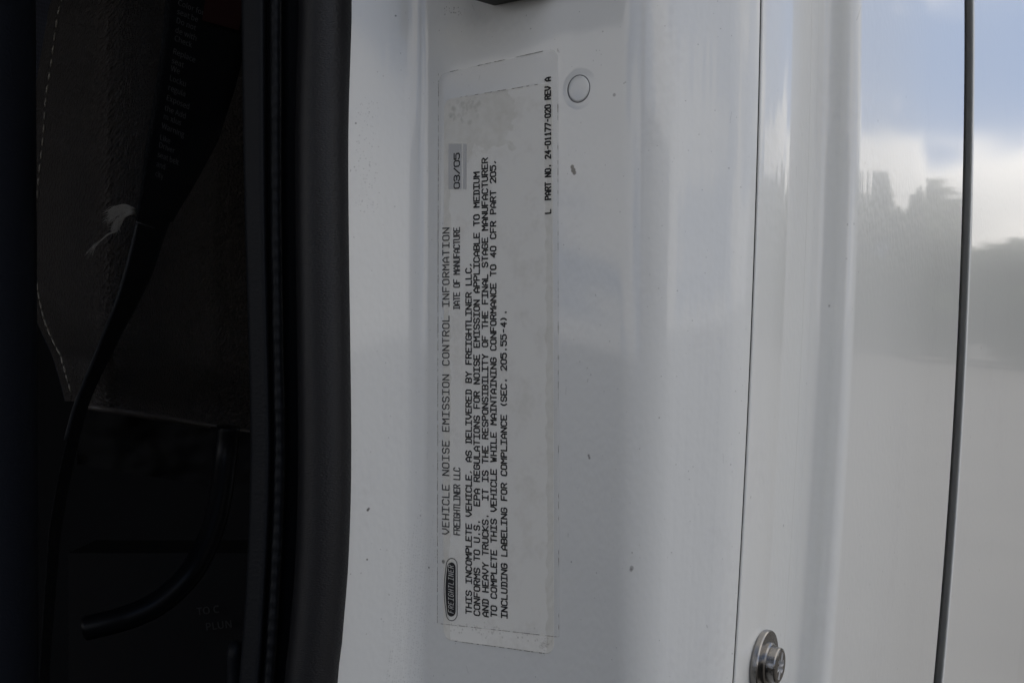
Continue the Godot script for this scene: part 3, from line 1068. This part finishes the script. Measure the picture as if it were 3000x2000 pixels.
	for e in words:
		var x0: float = table(left, e[1]) + 46.0
		var p := at(x0, e[1], 0.560)
		var x1: float = table(right, e[1])
		var p2 := at(lerpf(x0, x1, 0.6), e[1] + (lerpf(x0, x1, 0.6) - x0) * 0.42, 0.575)
		var t := TextMesh.new()
		t.text = e[0]
		var f := SystemFont.new()
		f.font_names = PackedStringArray(["Droid Sans"])
		t.font = f
		t.font_size = 32
		t.pixel_size = 0.000085
		t.depth = 0.0001
		t.horizontal_alignment = HORIZONTAL_ALIGNMENT_LEFT
		var o := put("lettering", t, tm, belt)
		var x := (p2 - p).normalized()
		var z := x.cross(Vector3(-0.1, 1, 0)).normalized()
		o.basis = Basis(x, z.cross(x), z)
		o.position = p + Vector3(-0.001, 0, 0.0008)
	rows = []
	for j in 6:
		var r := []
		for i in 6:
			var q := -30.0 + j * 18.0 + i * 6.0
			var k := 0.45 + i * 0.09
			var x0: float = table(left, q)
			r.append(at(lerpf(x0, table(right, q), k), q, 0.5542 + 0.03 * k))
		rows.append(r)
	put("red_print", grid(rows, [], Vector3(0, EYE, 0)), rm, belt)
	# frayed yarn pulled out where the belt rubs
	var tuft := base("frayed_yarn", "tuft of pale frayed yarn sticking out between the leather and the belt", "yarn")
	st = surf()
	for k in 190:
		var j := func(v: float): return rng.randfn(0, v)
		var d := 0.566 + rng.randf() * 0.008
		var pts: Array
		var kind := rng.randf()
		if kind < 0.55:
			# upper brush: arches over and frays out to a blunt end
			var f := rng.randf()
			pts = [at(405, 622 + f * 16, 0.577), at(388 + j.call(2), 608 + f * 18, d), at(364 + j.call(4), 600 + f * 24 + j.call(2), d), at(332 + j.call(6), 606 + f * 32 + j.call(3), d), at(304 + rng.randf() * 34 + j.call(6), 622 + f * 30 + j.call(6), d)]
		elif kind < 0.92:
			# lower brush: bends down and thins
			var f := rng.randf()
			pts = [at(404, 632, 0.577), at(386 + j.call(3), 622 + f * 6, d), at(368 - f * 14 + j.call(4), 632 + f * 4 + j.call(3), d), at(352 - f * 18 + j.call(5), 654 + j.call(4), d), at(340 - f * 12 + j.call(7), 676 + j.call(8), d)]
		else:
			pts = [at(366, 634, d), at(338 + j.call(3), 676, d), at(316 + j.call(1.5), 686 + j.call(1), d), at(296 + j.call(1.5), 704 + j.call(1), d), at(276 + j.call(3), 722 + j.call(3), d), at(246 + rng.randf() * 26, 760 - rng.randf() * 22, d)]
		var path2 := smooth_path(pts, 4)
		var rad := []
		for q in path2.size(): rad.append(0.00012 * (1.0 - 0.5 * q / path2.size()))
		tube(st, path2, rad, 3)
	M.yarn = mat(lin(0.42, 0.40, 0.36), 0.9)
	put("fibres", made(st, false), M.yarn, tuft)
	# bent lever by the seat foot
	var lever := base("seat_lever", "glossy black bent tube handle low beside the seat", "handle")
	st = surf()
	var lp := smooth_path([at(668, 1250, 0.70), at(660, 1340, 0.70), at(642, 1470, 0.69), at(606, 1590, 0.68), at(548, 1690, 0.67), at(460, 1768, 0.665), at(360, 1812, 0.66), at(250, 1840, 0.66)], 6)
	var lr := []
	for q in lp.size(): lr.append(0.006)
	tube(st, lp, lr, 14)
	put("tube", made(st), mat(lin(0.004, 0.0045, 0.006), 0.4, 0.0, 0.28), lever)
	# console below, with worn print
	var box := base("floor_console", "dark plastic console with worn lettering below the seat", "console")
	var b := BoxMesh.new()
	b.size = Vector3(0.16, 0.30, 0.05)
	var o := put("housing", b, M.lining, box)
	o.position = at(640, 2350, 0.80)
	for e in [["TO C", 575, 1790], ["PLUN", 600, 1835]]:
		var t := TextMesh.new()
		t.text = e[0]
		t.font_size = 32
		t.pixel_size = 0.00018
		t.depth = 0.0002
		t.horizontal_alignment = HORIZONTAL_ALIGNMENT_LEFT
		var q := put("lettering", t, mat(lin(0.022, 0.022, 0.022), 0.8), box)
		q.position = at(e[1], e[2], 0.77)
		q.rotation.z = 0.12
